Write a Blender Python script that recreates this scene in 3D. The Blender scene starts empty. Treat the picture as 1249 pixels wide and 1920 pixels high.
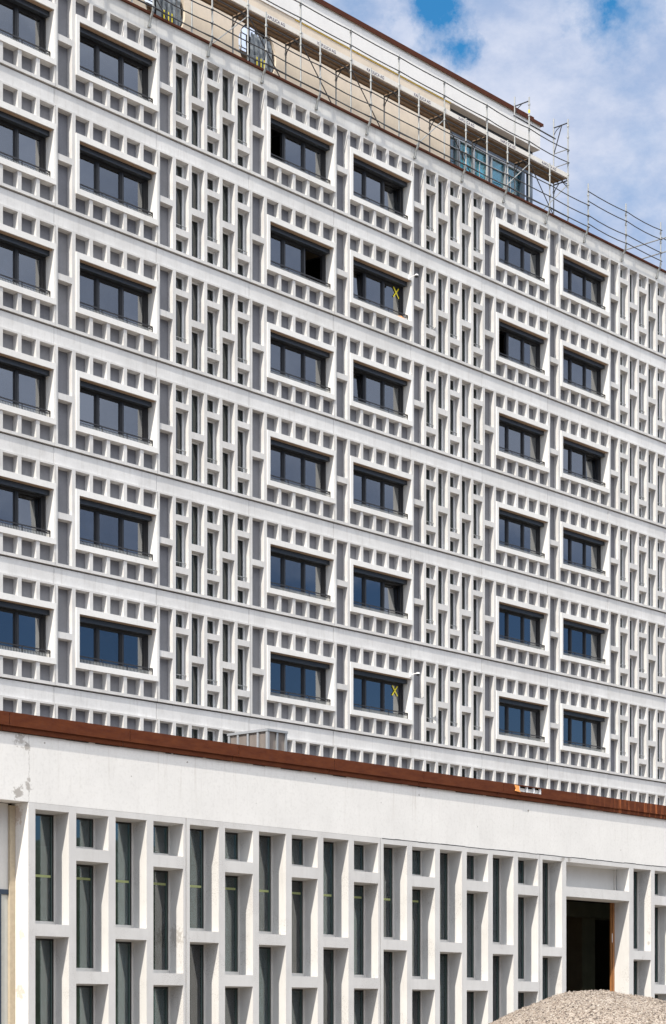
import bpy, math, random
from mathutils import Vector, Matrix, Euler
random.seed(7)
S = bpy.context.scene
COL = S.collection
E = 1.6                      # eye height above the ground; heights below are given from eye level
ALPHA = 41.96911
VT, UT, M = 41.2553, 33.1469, 0.614      # tower facade plane, first column, module
VL, UL, ML = 17.663, 14.6512, 0.600      # low building
H = 3.164
T0 = 27.285
NROW = 6
TOPS = [T0 - H * i for i in range(7)]

# ------------------------------------------------------------------ materials
def new_mat(name):
    m = bpy.data.materials.new(name); m.use_nodes = True
    nt = m.node_tree
    b = nt.nodes['Principled BSDF']
    return m, nt, b

def noise(nt, vec, scale, detail=4, rough=.6):
    n = nt.nodes.new('ShaderNodeTexNoise'); n.inputs['Scale'].default_value = scale
    n.inputs['Detail'].default_value = detail; n.inputs['Roughness'].default_value = rough
    nt.links.new(vec, n.inputs['Vector']); return n.outputs['Fac']

def mapping(nt, vec, scale):
    n = nt.nodes.new('ShaderNodeMapping'); n.inputs['Scale'].default_value = scale
    nt.links.new(vec, n.inputs['Vector']); return n.outputs['Vector']

def ramp(nt, fac, p0, p1, c0=(0, 0, 0, 1), c1=(1, 1, 1, 1)):
    n = nt.nodes.new('ShaderNodeValToRGB')
    n.color_ramp.elements[0].position = p0; n.color_ramp.elements[1].position = p1
    n.color_ramp.elements[0].color = c0; n.color_ramp.elements[1].color = c1
    nt.links.new(fac, n.inputs['Fac']); return n.outputs['Color']

def mix(nt, fac, a, b, typ='MIX'):
    n = nt.nodes.new('ShaderNodeMix'); n.data_type = 'RGBA'; n.blend_type = typ
    for sock, v in ((0, fac), (6, a), (7, b)):
        if isinstance(v, (int, float)): n.inputs[sock].default_value = v
        elif isinstance(v, tuple): n.inputs[sock].default_value = v if len(v) == 4 else (*v, 1)
        else: nt.links.new(v, n.inputs[sock])
    return n.outputs[2]

def math_(nt, op, a, b=None, clamp=False):
    n = nt.nodes.new('ShaderNodeMath'); n.operation = op; n.use_clamp = clamp
    for i, v in enumerate((a, b)):
        if v is None: continue
        if isinstance(v, (int, float)): n.inputs[i].default_value = v
        else: nt.links.new(v, n.inputs[i])
    return n.outputs[0]

def pos(nt):
    return nt.nodes.new('ShaderNodeNewGeometry').outputs['Position']

def bump(nt, b, h, strength=.3, dist=.01):
    n = nt.nodes.new('ShaderNodeBump'); n.inputs['Strength'].default_value = strength
    n.inputs['Distance'].default_value = dist
    nt.links.new(h, n.inputs['Height']); nt.links.new(n.outputs['Normal'], b.inputs['Normal'])

def blob(nt, p, c, r, wob=1.0, nscale=22):
    """soft mask round a world point with a ragged edge"""
    d = nt.nodes.new('ShaderNodeVectorMath'); d.operation = 'DISTANCE'
    nt.links.new(p, d.inputs[0]); d.inputs[1].default_value = c
    n = noise(nt, p, nscale, 5, .7)
    s = math_(nt, 'ADD', d.outputs['Value'], math_(nt, 'MULTIPLY', math_(nt, 'SUBTRACT', n, .5), wob * r * 4))
    return ramp(nt, math_(nt, 'DIVIDE', s, r), .55, 1.05, (1, 1, 1, 1), (0, 0, 0, 1))

def concrete(name, base, var=.10, streak=.14, rough=.85, grain=60, bstr=.25, stains=(), stain_col=(.30, .27, .24), speck=False, tone=.17, runs=False):
    m, nt, b = new_mat(name); p = pos(nt)
    big = noise(nt, p, 1.3, 5, .65)
    st = noise(nt, mapping(nt, p, (7, 7, .8)), 1.6, 5, .7)
    fine = noise(nt, p, grain, 4, .6)
    dark = tuple(c * (1 - var * 1.6) for c in base); light = tuple(min(1, c * (1 + var * .35)) for c in base)
    col = mix(nt, ramp(nt, big, .32, .68), dark, light)
    stm = ramp(nt, st, .52, .80)
    col = mix(nt, math_(nt, 'MULTIPLY', stm, streak), col, (.34, .31, .28))
    col = mix(nt, math_(nt, 'MULTIPLY', ramp(nt, fine, .50, .72), .15), col, (.35, .33, .30))
    oi = nt.nodes.new('ShaderNodeObjectInfo')
    col = mix(nt, math_(nt, 'MULTIPLY', oi.outputs['Random'], tone), col, (.42, .40, .37))
    if speck:   # pitted patches
        pit = math_(nt, 'MULTIPLY', ramp(nt, noise(nt, p, 95, 3, .7), .54, .60), ramp(nt, noise(nt, p, 1.9, 2, .5), .53, .60))
        col = mix(nt, math_(nt, 'MULTIPLY', pit, .55), col, (.26, .24, .22))
    if runs:    # dirty runs below the coping, hairline cracks
        sx = nt.nodes.new('ShaderNodeSeparateXYZ'); nt.links.new(p, sx.inputs[0])
        near = ramp(nt, math_(nt, 'SUBTRACT', sx.outputs['Z'], 1.6 + 2.45), .0, .75)
        dr = ramp(nt, noise(nt, mapping(nt, p, (11, 11, .5)), 1.5, 6, .75), .56, .72)
        col = mix(nt, math_(nt, 'MULTIPLY', math_(nt, 'MULTIPLY', dr, near), .50), col, (.42, .37, .31))
        wv = math_(nt, 'MULTIPLY', math_(nt, 'SUBTRACT', noise(nt, p, 9, 6, .8), .5), .10)
        ck = math_(nt, 'ABSOLUTE', math_(nt, 'ADD', math_(nt, 'SUBTRACT', sx.outputs['X'], 14.56), wv))
        col = mix(nt, ramp(nt, ck, .002, .006, (.6,) * 3 + (1,), (0, 0, 0, 1)), col, (.35, .32, .29))
        sc = math_(nt, 'MULTIPLY', ramp(nt, noise(nt, mapping(nt, p, (1, 1, 1.7)), 17, 6, .85), .64, .71), .6)
        col = mix(nt, sc, col, (.60, .58, .54))
    for (c, r, a) in stains:
        k = blob(nt, p, c, r)
        col = mix(nt, math_(nt, 'MULTIPLY', k, a), col, stain_col)
    nt.links.new(col, b.inputs['Base Color'])
    b.inputs['Roughness'].default_value = rough
    bump(nt, b, mix(nt, .5, fine, big), bstr, .004)
    return m

def plain(name, base, rough=.5, metal=0., var=.12, scale=8):
    m, nt, b = new_mat(name); p = pos(nt)
    n = noise(nt, p, scale, 4, .6)
    col = mix(nt, n, tuple(c * (1 - var) for c in base), tuple(min(1, c * (1 + var)) for c in base))
    nt.links.new(col, b.inputs['Base Color'])
    b.inputs['Roughness'].default_value = rough; b.inputs['Metallic'].default_value = metal
    return m

def glass(name, tint, f0, wob=.0):
    """window pane: mirror reflection that grows with the angle over a tinted see-through sheet"""
    m = bpy.data.materials.new(name); m.use_nodes = True; nt = m.node_tree
    for n in list(nt.nodes): nt.nodes.remove(n)
    out = nt.nodes.new('ShaderNodeOutputMaterial')
    g = nt.nodes.new('ShaderNodeBsdfGlossy'); g.inputs['Roughness'].default_value = .015
    g.inputs['Color'].default_value = (.93, .96, 1, 1)
    t = nt.nodes.new('ShaderNodeBsdfTransparent'); t.inputs['Color'].default_value = (*tint, 1)
    lw = nt.nodes.new('ShaderNodeLayerWeight'); lw.inputs['Blend'].default_value = .32
    f = math_(nt, 'ADD', math_(nt, 'MULTIPLY', lw.outputs['Fresnel'], .8), f0, True)
    x = nt.nodes.new('ShaderNodeMixShader')
    oi = nt.nodes.new('ShaderNodeObjectInfo'); f = math_(nt, 'MULTIPLY', f, math_(nt, 'ADD', math_(nt, 'MULTIPLY', oi.outputs['Random'], .30), .85), True)
    nt.links.new(f, x.inputs[0]); nt.links.new(t.outputs[0], x.inputs[1]); nt.links.new(g.outputs[0], x.inputs[2])
    nt.links.new(x.outputs[0], out.inputs['Surface'])
    p = pos(nt); n = noise(nt, p, 1.1, 2, .5)
    bn = nt.nodes.new('ShaderNodeBump'); bn.inputs['Strength'].default_value = .12; bn.inputs['Distance'].default_value = .012
    nt.links.new(n, bn.inputs['Height']); nt.links.new(bn.outputs['Normal'], g.inputs['Normal'])
    return m

def P3(u, v, z): return (u, v, z + E)

MT = {}
MT['fin'] = concrete('tower_concrete', (.66, .65, .64), .10, .34, grain=30)
MT['surround'] = concrete('window_surround_concrete', (.80, .79, .77), .05, .14, grain=30)
MT['band'] = concrete('spandrel_concrete', (.71, .705, .70), .09, .38, grain=22)
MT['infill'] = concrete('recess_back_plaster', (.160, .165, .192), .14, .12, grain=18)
MT['roofband'] = concrete('roof_band_concrete', (.70, .695, .68), .10, .45, grain=25)
MT['lowfin'] = concrete('low_grille_concrete', (.66, .65, .635), .07, .22, grain=90, speck=True,
    stains=[(P3(26.15, 17.8, 1.65), .10, .55), (P3(26.2, 17.72, 1.2), .12, .35), (P3(16.95, 17.80, 1.0), .13, .55),
            (P3(24.76, 17.66, 2.39), .05, .7), (P3(24.92, 17.66, 2.39), .05, .7), (P3(27.12, 17.7, 1.35), .04, .6),
            (P3(27.12, 17.7, 1.2), .04, .6), (P3(26.9, 17.75, .9), .10, .35), (P3(26.65, 17.8, 1.5), .05, .6), (P3(21.5, 17.7, .05), .06, .5)])
MT['render'] = RM = concrete('white_plaster', (.83, .815, .785), .05, .12, grain=26, bstr=.5, runs=True,
    stains=[(P3(14.43, 17.66, 3.12), .085, .7), (P3(14.53, 17.66, 3.03), .045, .75), (P3(14.41, 17.66, 2.53), .08, .75),
            (P3(14.55, 17.66, 2.60), .05, .7), (P3(14.56, 17.66, 2.68), .03, .6), (P3(14.78, 17.66, 3.11), .016, .95),
            (P3(17.01, 17.66, 3.10), .016, .95), (P3(19.29, 17.66, 3.10), .014, .95), (P3(21.4, 17.66, 3.07), .014, .9), (P3(23.9, 17.66, 3.04), .02, .9),
            (P3(18.2, 17.66, 2.7), .010, .8), (P3(22.7, 17.66, 2.72), .016, .7), (P3(25.1, 17.66, 2.8), .016, .7), (P3(20.6, 17.66, 2.9), .010, .8), (P3(16.1, 17.66, 2.85), .008, .8), (P3(26.3, 17.66, 2.62), .012, .8)])
MT['dirtyrender'] = concrete('chipped_pier_plaster', (.80, .78, .75), .08, .35, grain=40,
    stains=[(P3(14.55, 17.87, 2.3), .12, .6), (P3(14.55, 17.78, .95), .06, .4), (P3(14.55, 17.8, .3), .09, .5)], stain_col=(.42, .30, .22))
MT['beige'] = concrete('beige_penthouse_render', (.74, .64, .52), .08, .16, grain=20)
MT['pent_white'] = concrete('penthouse_roof_render', (.83, .82, .81), .04, .10, grain=20)
MT['interior'] = plain('room_interior', (.30, .25, .17), .9)
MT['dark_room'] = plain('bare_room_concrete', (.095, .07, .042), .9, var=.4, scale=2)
MT['frame'] = plain('anthracite_frame', (.016, .016, .019), .42, .0)
MT['blind'] = plain('anthracite_blind_box', (.035, .042, .052), .38, .3)
MT['railing'] = plain('dark_railing_steel', (.03, .03, .035), .5, .3)
MT['soffit'] = plain('timber_soffit', (.36, .25, .17), .7)
MT['white_frame'] = plain('white_window_frame', (.78, .79, .80), .4)
MT['low_frame'] = plain('pale_window_frame', (.60, .58, .55), .5)
MT['gasket'] = plain('black_gasket', (.012, .012, .012), .6)
MT['glass'] = glass('window_glass', (.20, .22, .24), .17)
MT['slit_glass'] = glass('dark_green_glass', (.10, .20, .17), .05)
MT['low_glass'] = glass('teal_glass', (.48, .60, .60), .10)
MT['teal_glass'] = glass('turquoise_glass', (.30, .74, .76), .10)
MT['steel'] = plain('galvanised_tube', (.30, .31, .31), .5, .35, .3, 12)
MT['dark_steel'] = plain('dark_scaffold_tube', (.055, .055, .06), .5, .4)
MT['plank'] = plain('scaffold_plank', (.26, .17, .105), .7, 0, .3, 5)
MT['plankrib'] = plain('plank_side_rail', (.17, .13, .10), .7)
MT['greenline'] = plain('dark_green_seal', (.06, .10, .09), .5)
MT['innercol'] = plain('bare_column', (.13, .10, .06), .9, 0, .4, 4)
MT['alu'] = plain('toe_board_aluminium', (.72, .68, .62), .55, .1)
MT['ink'] = plain('dark_blue_lettering', (.05, .04, .10), .6)
MT['yellow'] = plain('yellow_tape', (.95, .78, .02), .5)
MT['ochre'] = plain('yellow_edge_strip', (.62, .42, .05), .6)
MT['wood'] = plain('raw_timber', (.44, .37, .27), .7, 0, .25, 20)
MT['orangewood'] = plain('orange_door_timber', (.32, .135, .045), .5, 0, .25, 20)
MT['bluepaint'] = plain('dark_blue_paint', (.012, .028, .055), .5)
MT['panelgrey'] = concrete('pale_panel', (.60, .59, .57), .06, .15)
MT['white_plastic'] = plain('white_plastic', (.80, .80, .80), .35)
MT['orange'] = plain('orange_cloth', (.72, .30, .08), .8)
MT['hvac'] = plain('grey_metal_casing', (.36, .37, .38), .45, .4)
MT['slat'] = plain('brown_louvre', (.30, .26, .235), .6, .2)
MT['plastic'] = plain('grey_plastic_sheet', (.13, .15, .17), .25, 0, .5, 3)
MT['column'] = plain('dark_blue_column', (.05, .07, .10), .4, .2)
MT['line'] = plain('yellow_green_strip', (.30, .34, .14), .5)
MT['board'] = plain('pale_interior_board', (.50, .50, .46), .8)

def rust(nm, low):
    m, nt, b = new_mat(nm); p = pos(nt)
    n1 = noise(nt, mapping(nt, p, (1.5, 1.5, 5)), 2.5, 6, .7); n2 = noise(nt, p, 30, 5, .7)
    col = mix(nt, ramp(nt, n1, .35, .7), (.085, .020, .007), (.135, .038, .012))
    col = mix(nt, math_(nt, 'MULTIPLY', ramp(nt, n2, .5, .75), .5), col, (.10, .035, .025))
    sx = nt.nodes.new('ShaderNodeSeparateXYZ'); nt.links.new(p, sx.inputs[0])
    st = noise(nt, mapping(nt, p, (9, 9, .6)), 1.6, 4, .6)
    far = math_(nt, 'MULTIPLY', ramp(nt, math_(nt, 'SUBTRACT', sx.outputs['X'], 25.2), 0, 1), ramp(nt, st, .52, .66))
    if low: col = mix(nt, math_(nt, 'MULTIPLY', far, .8), col, (.40, .12, .04))
    else: col = mix(nt, .45, col, (.045, .018, .014))
    nt.links.new(col, b.inputs['Base Color']); b.inputs['Roughness'].default_value = .85; b.inputs['Specular IOR Level'].default_value = .2
    bump(nt, b, n2, .3, .003); return m
MT['rust'] = rust('rusty_sheet_metal', True); MT['darkrust'] = rust('dark_brown_sheet_metal', False)

def gravel_mat():
    m, nt, b = new_mat('mixed_gravel'); p = pos(nt)
    v = nt.nodes.new('ShaderNodeTexVoronoi'); v.inputs['Scale'].default_value = 75
    nt.links.new(p, v.inputs['Vector'])
    sx = nt.nodes.new('ShaderNodeSeparateColor'); nt.links.new(v.outputs['Color'], sx.inputs[0])
    r = nt.nodes.new('ShaderNodeValToRGB'); el = r.color_ramp.elements
    el[0].position = 0; el[0].color = (.08, .065, .055, 1); el[1].position = 1; el[1].color = (.52, .46, .39, 1)
    for q, c in ((.25, (.26, .21, .17, 1)), (.5, (.39, .335, .28, 1)), (.75, (.31, .245, .195, 1))):
        e = el.new(q); e.color = c
    nt.links.new(sx.outputs[0], r.inputs['Fac'])
    nt.links.new(r.outputs['Color'], b.inputs['Base Color']); b.inputs['Roughness'].default_value = .9
    bump(nt, b, v.outputs['Distance'], .9, .012); return m
MT['gravel'] = gravel_mat()
MT['ground'] = concrete('yard_ground', (.17, .13, .09), .2, .0, grain=12)
MT['roofing'] = concrete('roof_gravel', (.15, .115, .08), .2, .0, grain=30)

# ------------------------------------------------------------------ builder
class MB:
    def __init__(s): s.v = []; s.f = []; s.m = []
    def quad(s, pts, mi=0):
        n = len(s.v); s.v += [tuple(p) for p in pts]; s.f.append(tuple(range(n, n + len(pts)))); s.m.append(mi)
    def box(s, x0, x1, y0, y1, z0, z1, mi=0, drop=0.):
        """drop: the back edge of the underside hangs this much lower (drafted formwork)"""
        n = len(s.v)
        s.v += [(x0, y0, z0), (x1, y0, z0), (x1, y1, z0 - drop), (x0, y1, z0 - drop), (x0, y0, z1), (x1, y0, z1), (x1, y1, z1), (x0, y1, z1)]
        for f in ((0, 3, 2, 1), (4, 5, 6, 7), (0, 1, 5, 4), (1, 2, 6, 5), (2, 3, 7, 6), (3, 0, 4, 7)):
            s.f.append(tuple(n + i for i in f)); s.m.append(mi)
        return s
    def tube(s, a, b, r, k=7, mi=0, caps=True):
        a, b = Vector(a), Vector(b); d = (b - a)
        if d.length < 1e-6: return s
        d.normalize(); t = Vector((0, 0, 1)) if abs(d.z) < .9 else Vector((1, 0, 0))
        x = d.cross(t).normalized(); y = d.cross(x)
        n = len(s.v)
        for c in (a, b):
            for i in range(k):
                w = 2 * math.pi * i / k; s.v.append(tuple(c + x * math.cos(w) * r + y * math.sin(w) * r))
        for i in range(k):
            j = (i + 1) % k; s.f.append((n + i, n + j, n + k + j, n + k + i)); s.m.append(mi)
        if caps:
            s.f.append(tuple(n + i for i in range(k))[::-1]); s.m.append(mi)
            s.f.append(tuple(n + k + i for i in range(k))); s.m.append(mi)
        return s
    def path(s, pts, r, k=7, mi=0):
        for a, b in zip(pts[:-1], pts[1:]): s.tube(a, b, r, k, mi)
        return s
    def mesh(s, name, mats, at=(0, 0, 0), smooth=False):
        me = bpy.data.meshes.new(name)
        ax, ay, az = at
        me.from_pydata([(x - ax, y - ay, z - az) for x, y, z in s.v], [], s.f)
        for m in mats: me.materials.append(MT[m])
        if len(mats) > 1: me.polygons.foreach_set('material_index', s.m)
        if smooth: me.polygons.foreach_set('use_smooth', [True] * len(me.polygons))
        me.update(); return me

WL = {}
def link(name, data, parent=None, at=(0, 0, 0), off=E):
    """at: world place (heights from eye level, off lifts them)"""
    o = bpy.data.objects.new(name, data); COL.objects.link(o)
    w = Vector((at[0], at[1], at[2] + off))
    WL[o.name] = w
    if parent is not None:
        o.parent = parent; o.location = w - WL[parent.name]
    else: o.location = w
    return o
def part(name, mb, mats, parent=None, at=None, smooth=False):
    if isinstance(mats, str): mats = [mats]
    if at is None:
        xs = [p[0] for p in mb.v]; ys = [p[1] for p in mb.v]; zs = [p[2] for p in mb.v]
        at = ((min(xs) + max(xs)) / 2, min(ys), min(zs))
    return link(name, mb.mesh(name, mats, at, smooth), parent, at)
def tag(o, label=None, cat=None, group=None, kind=None):
    if label: o['label'] = label
    if cat: o['category'] = cat
    if group: o['group'] = group
    if kind: o['kind'] = kind
    return o
def thing(name, at, label, cat, group=None):
    return tag(link(name, None, None, at), label, cat, group)

# ------------------------------------------------------------------ ground
g = MB(); g.box(-400, 500, -400, 500, -E - .3, -E)
tag(part('ground', g, 'ground', at=(0, 0, -E)), kind='structure')

# dark green ring added unseen behind the camera to darken reflections in the glass
hb = MB(); rh = random.Random(5); n = 90; prev = None
for i in range(n + 1):
    a = math.radians(-178 + 200 * i / n); d = 230; hgt = 27 + 6 * math.sin(i * .31) + 3 * math.sin(i * 1.3) + rh.uniform(-1.2, 1.2)
    cur = [(d * math.cos(a), d * math.sin(a), -E - .1), ((d + 25) * math.cos(a), (d + 25) * math.sin(a), hgt * .75), ((d + 50) * math.cos(a), (d + 50) * math.sin(a), hgt)]
    if prev:
        hb.quad([prev[0], cur[0], cur[1], prev[1]]); hb.quad([prev[1], cur[1], cur[2], prev[2]])
    prev = cur
MT['backdrop'] = concrete('dark_backdrop', (.055, .075, .04), .5, 0, grain=.3)
tag(part('mirror_backdrop', hb, 'backdrop', at=(0, -250, -E)), kind='structure')

# ------------------------------------------------------------------ tower
tower = thing('office_tower', (UT, VT, -E), 'tall pale concrete tower with dark windows set in a grid of fins', 'building')
uk = lambda k: UT + M * k
FD = .24       # fin depth
DR = .018
PAN = {}       # panel mesh cache
TYPES = {}
k = -9
for t in 'SWWSWWSWWSW':
    TYPES[k] = t; k += 6
TOPZ = .05
def panel_mesh(typ, last, first):
    key = (typ, last, first)
    if key in PAN: return PAN[key]
    a = MB(); b = MB()          # a: concrete, b: recess backs.  local: x from uk(k0), y from VT, z from the cell top T
    F0, F1 = 0., FD
    bot = -2.64 if not last else -1.2
    cb = -2.56 if not last else -.47
    x0, x1 = -.15 * M + .008, 5.85 * M - .008
    # outline strips
    a.box(x0, x1, F0, F1, 0, TOPZ, 0, 0)                     # lintel strip
    if not last: a.box(x0, x1, F0, F1, bot, cb, 0, 0)        # sill strip
    else: a.box(x0, x1, F0, F1, bot, cb, 0, 0)
    def fin(k, zb, zt):
        l = (k - .2) * M; r = k * M
        if k == 0: l = x0
        a.box(l, r, F0, F1, zb, zt)
    def beam(k, zb, zt, proud=0.):
        a.box(k * M, (k + .8) * M, F0 - proud, F1, zb, zt, 0, DR)
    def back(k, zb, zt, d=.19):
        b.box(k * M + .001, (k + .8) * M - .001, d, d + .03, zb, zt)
    # ceiling wedges (drafted undersides of the lintel)
    def ceil(k, z):
        n = len(a.v); l, r = k * M, (k + .8) * M
        a.quad([(l, F0, z), (r, F0, z), (r, F1, z - DR), (l, F1, z - DR)][::-1])
    end = (5.8 * M, x1)
    a.box(end[0], end[1], F0, F1, cb, 0)
    if last:
        for i in range(6):
            fin(i, cb, 0); ceil(i, -.001)
            if not (typ == 'S' and i > 0): back(i, cb, 0)
    elif typ == 'W':
        fin(0, cb, 0); fin(1, cb, 0)
        beam(0, -1.375, -1.205); back(0, cb, 0); ceil(0, -.001)
        for i in range(1, 6):
            ceil(i, -.001)
            if i > 1: fin(i, -.475, 0); fin(i, cb, -2.09)
            back(i, -.475, 0); back(i, cb, -2.09)
            n = len(a.v); l, r = i * M, (i + .8) * M
            a.quad([(l, F0, -2.0905), (r, F0, -2.0905), (r, F1, -2.0905 - DR), (l, F1, -2.0905 - DR)][::-1], 1)
        # window surround ring, slightly proud
        L, R = 1.0 * M, 5.88 * M; l, r = 1.185 * M, 5.75 * M; pr = -.03; bk = .42
        a.box(L, R, pr, bk, -.64, -.475, 1, .012); a.box(L, R, pr, bk, -2.09, -1.935, 1)
        a.box(L, l, pr, bk, -1.935, -.64, 1); a.box(r, R, pr, bk, -1.935, -.64, 1)
    else:
        for i in range(6): fin(i, cb, 0); ceil(i, -.001)
        beam(0, -1.375, -1.205); back(0, cb, 0)
        for i in (1, 3, 5): beam(i, -.635, -.465); beam(i, -2.10, -1.92)
        for i in (2, 4): beam(i, -1.38, -1.19)
    if not last:   # spandrel band below, set back from the fins
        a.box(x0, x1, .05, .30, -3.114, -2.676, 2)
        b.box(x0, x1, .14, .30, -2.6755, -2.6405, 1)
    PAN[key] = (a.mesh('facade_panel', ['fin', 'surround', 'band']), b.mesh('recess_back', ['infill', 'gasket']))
    return PAN[key]

# big window unit, local origin at the left end of the panel (k0), cell top
def build_window_meshes():
    d = {}
    x = lambda k: (k - 3) * M            # k as measured with the column at 3
    zb, zt = -1.935, -.64
    f = MB(); y0, y1 = .315, .42
    f.box(x(4.185), x(8.75), y0, y1, zt - .20, zt)                 # head
    f.box(x(4.185), x(8.75), y0, y1, zb, zb + .055)
    f.box(x(4.185), x(4.30), y0, y1, zb + .055, zt - .20)
    f.box(x(8.51), x(8.75), y0, y1, zb + .055, zt - .20)
    f.box(x(8.60), x(8.66), y0 - .02, y0, zb + .055, zt - .15)      # guide rail
    for a, b in ((5.61, 5.81), (7.06, 7.25)):
        f.box(x(a), x(b), y0, y1, zb + .055, zt - .20)
        c = (a + b) / 2; f.box(x(c - .035), x(c + .035), y0 - .015, y0, zb + .055, zt - .20)
    d['window'] = f.mesh('window', ['frame'])
    bb = MB(); bb.box(x(4.187), x(8.70), .135, .29, zt - .150, zt - .015)
    bb.box(x(4.187), x(8.70), .127, .135, zt - .155, zt - .142)
    d['blind_box'] = bb.mesh('blind_box', ['blind'])
    s = MB(); s.box(x(4.19), x(8.745), .0, .134, zt - .012, zt - .0125 + .002); d['soffit'] = s.mesh('soffit', ['soffit'])
    r = MB(); yy = .12; h = .20; a, b = x(4.20), x(8.72)
    r.box(a, b, yy - .015, yy + .015, zb + h - .014, zb + h + .016)
    r.box(a, b, yy - .008, yy + .008, zb + .126, zb + .138)
    n = 54
    for i in range(n):
        q = a + .02 + (b - a - .04) * i / (n - 1); r.box(q - .009, q + .009, yy - .006, yy + .006, zb, zb + .125, 1)
    for q in (a + .01, a + (b - a) * .33, a + (b - a) * .66, b - .01):
        r.box(q - .010, q + .010, yy - .01, yy + .01, zb, zb + h - .014)
    r.box(b - .012, b, yy + .012, .27, zb + h - .014, zb + h + .006)
    d['railing'] = r.mesh('railing', ['railing', 'steel'])
    pr = [(4.30, 5.61), (5.81, 7.06), (7.25, 8.51)]
    d['sash'] = []
    for (p, q) in pr:
        w = x(q) - x(p); hh = (zt - .20) - (zb + .055)
        m = MB(); t = .03
        m.box(0, w, 0, .05, 0, t); m.box(0, w, 0, .05, hh - t, hh); m.box(0, t, 0, .05, t, hh - t); m.box(w - t, w, 0, .05, t, hh - t)
        g_ = MB(); g_.box(t, w - t, .018, .026, t, hh - t)
        d['sash'].append((x(p), w, hh, m.mesh('sash', ['frame']), g_.mesh('pane', ['glass'])))
    d['zb'] = zb
    return d
WM = build_window_meshes()

COLNAME = {-3: 'first', 3: 'second', 15: 'third', 21: 'fourth', 33: 'fifth', 39: 'sixth'}
# state of the sashes: (k0,row) -> {sash index: 'tilt'|'open'}
STATE = {(15, 0): {0: 'open'}, (15, 1): {2: 'open'}, (21, 0): {2: 'tilt'}, (21, 1): {0: 'tilt'}, (21, 2): {0: 'tilt'}, (21, 4): {2: 'tilt'},
         (33, 1): {0: 'open'}, (39, 2): {2: 'tilt'}, (-3, 4): {2: 'tilt'}}

def big_window(k0, row):
    base = (uk(k0), VT, TOPS[row])
    w = link('window', WM['window'], tower, base)
    link('blind_box', WM['blind_box'], w, base); link('soffit', WM['soffit'], w, base); link('railing', WM['railing'], w, base)
    st = STATE.get((k0, row), {})
    for i, (x, wd, hh, ms, mg) in enumerate(WM['sash']):
        at = (base[0] + x, base[1] + .335, base[2] + WM['zb'] + .055)
        s_ = link('sash', ms, w, at); g_ = link('pane', mg, w, at)
        mode = st.get(i)
        if mode == 'tilt':
            for o in (s_, g_): o.rotation_euler = (math.radians(-3), 0, 0); o.location.y += .06
        elif mode == 'open':
            hx = wd
            for o in (s_, g_):
                o.rotation_euler = (0, 0, math.radians(-84)); 
                off = Vector((hx, .03, 0)) - Euler((0, 0, math.radians(-84))).to_matrix() @ Vector((hx, 0, 0))
                o.location += off
    return w

SLITS = []     # (size, kind, k, zb, zt, row)
for k0, typ in TYPES.items():
    for row in range(7):
        last = row == 6
        ma, mb_ = panel_mesh(typ, last, False)
        base = (uk(k0), VT, TOPS[row])
        pb = (base[0], base[1] + random.uniform(-.003, .004), base[2] + random.uniform(-.003, .003))
        p = link('facade_panel', ma, tower, pb)
        link('recess_back', mb_, p, base)
        if typ == 'W' and not last: big_window(k0, row)
        if typ == 'S':
            T = TOPS[row]
            for i in range(1, 6):
                kk = k0 + i
                if last: cells = [(-.47, 0, False)]
                elif i % 2: cells = [(-.465, 0, False), (-1.92, -.635, True), (-2.56, -2.10, False)]
                else: cells = [(-1.19, 0, False), (-2.56, -1.38, False)]
                for (zb, zt, rail) in cells:
                    u = uk(kk); F = u * math.cos(math.radians(ALPHA)) + VT * math.sin(math.radians(ALPHA))
                    sz = (zt - zb) / F ** 2 if k0 > 0 else 0
                    SLITS.append((sz, kk, zb + T, zt + T, rail))
SLITS.sort(key=lambda s: -s[0])
SC = {}
def slit_geo(h, rail, f, g_, r_, ox=0, oz=0):
    W = .8 * M; y0, y1 = .205, .26; t = .045; top = h - .016
    f.box(ox, ox + .03, y0, y1, oz, oz + top); f.box(ox + W - t, ox + W, y0, y1, oz, oz + top)
    f.box(ox + .03, ox + W - t, y0, y1, oz, oz + .035); f.box(ox + .03, ox + W - t, y0, y1, oz + top - .035, oz + top)
    g_.box(ox + .03, ox + W - t, .235, .243, oz + .035, oz + top - .035)
    if rail:
        r_.tube((ox, .10, oz + .15), (ox + W, .10, oz + .15), .012, 6)
        r_.tube((ox + W * .5, .10, oz), (ox + W * .5, .10, oz + .15), .008, 5)
        r_.tube((ox + W * .8, .10, oz), (ox + W * .8, .10, oz + .15), .008, 5)
rf, rg, rr = MB(), MB(), MB()
for n, (sz, kk, zb, zt, rail) in enumerate(SLITS):
    if n < 100:
        key = (round(zt - zb, 3), rail)
        if key not in SC:
            f, g_, r_ = MB(), MB(), MB(); slit_geo(zt - zb, rail, f, g_, r_)
            SC[key] = (f.mesh('slit_window', ['white_frame']), g_.mesh('pane', ['slit_glass']), r_.mesh('guard_bar', ['steel']) if rail else None)
        a, b, c = SC[key]; base = (uk(kk), VT, zb)
        w = link('slit_window', a, tower, base); link('pane', b, w, base)
        if c: link('guard_bar', c, w, base)
    else:
        slit_geo(zt - zb, rail, rf, rg, rr, uk(kk), zb)
for mb_ in (rf, rg, rr):
    mb_.v = [(x, y + VT, z) for x, y, z in mb_.v]
w = tag(part('slit_windows', rf, 'white_frame', tower), kind='stuff')
tag(part('pane', rg, 'slit_glass', w), kind='stuff'); tag(part('guard_bar', rr, 'steel', w), kind='stuff')

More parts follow.
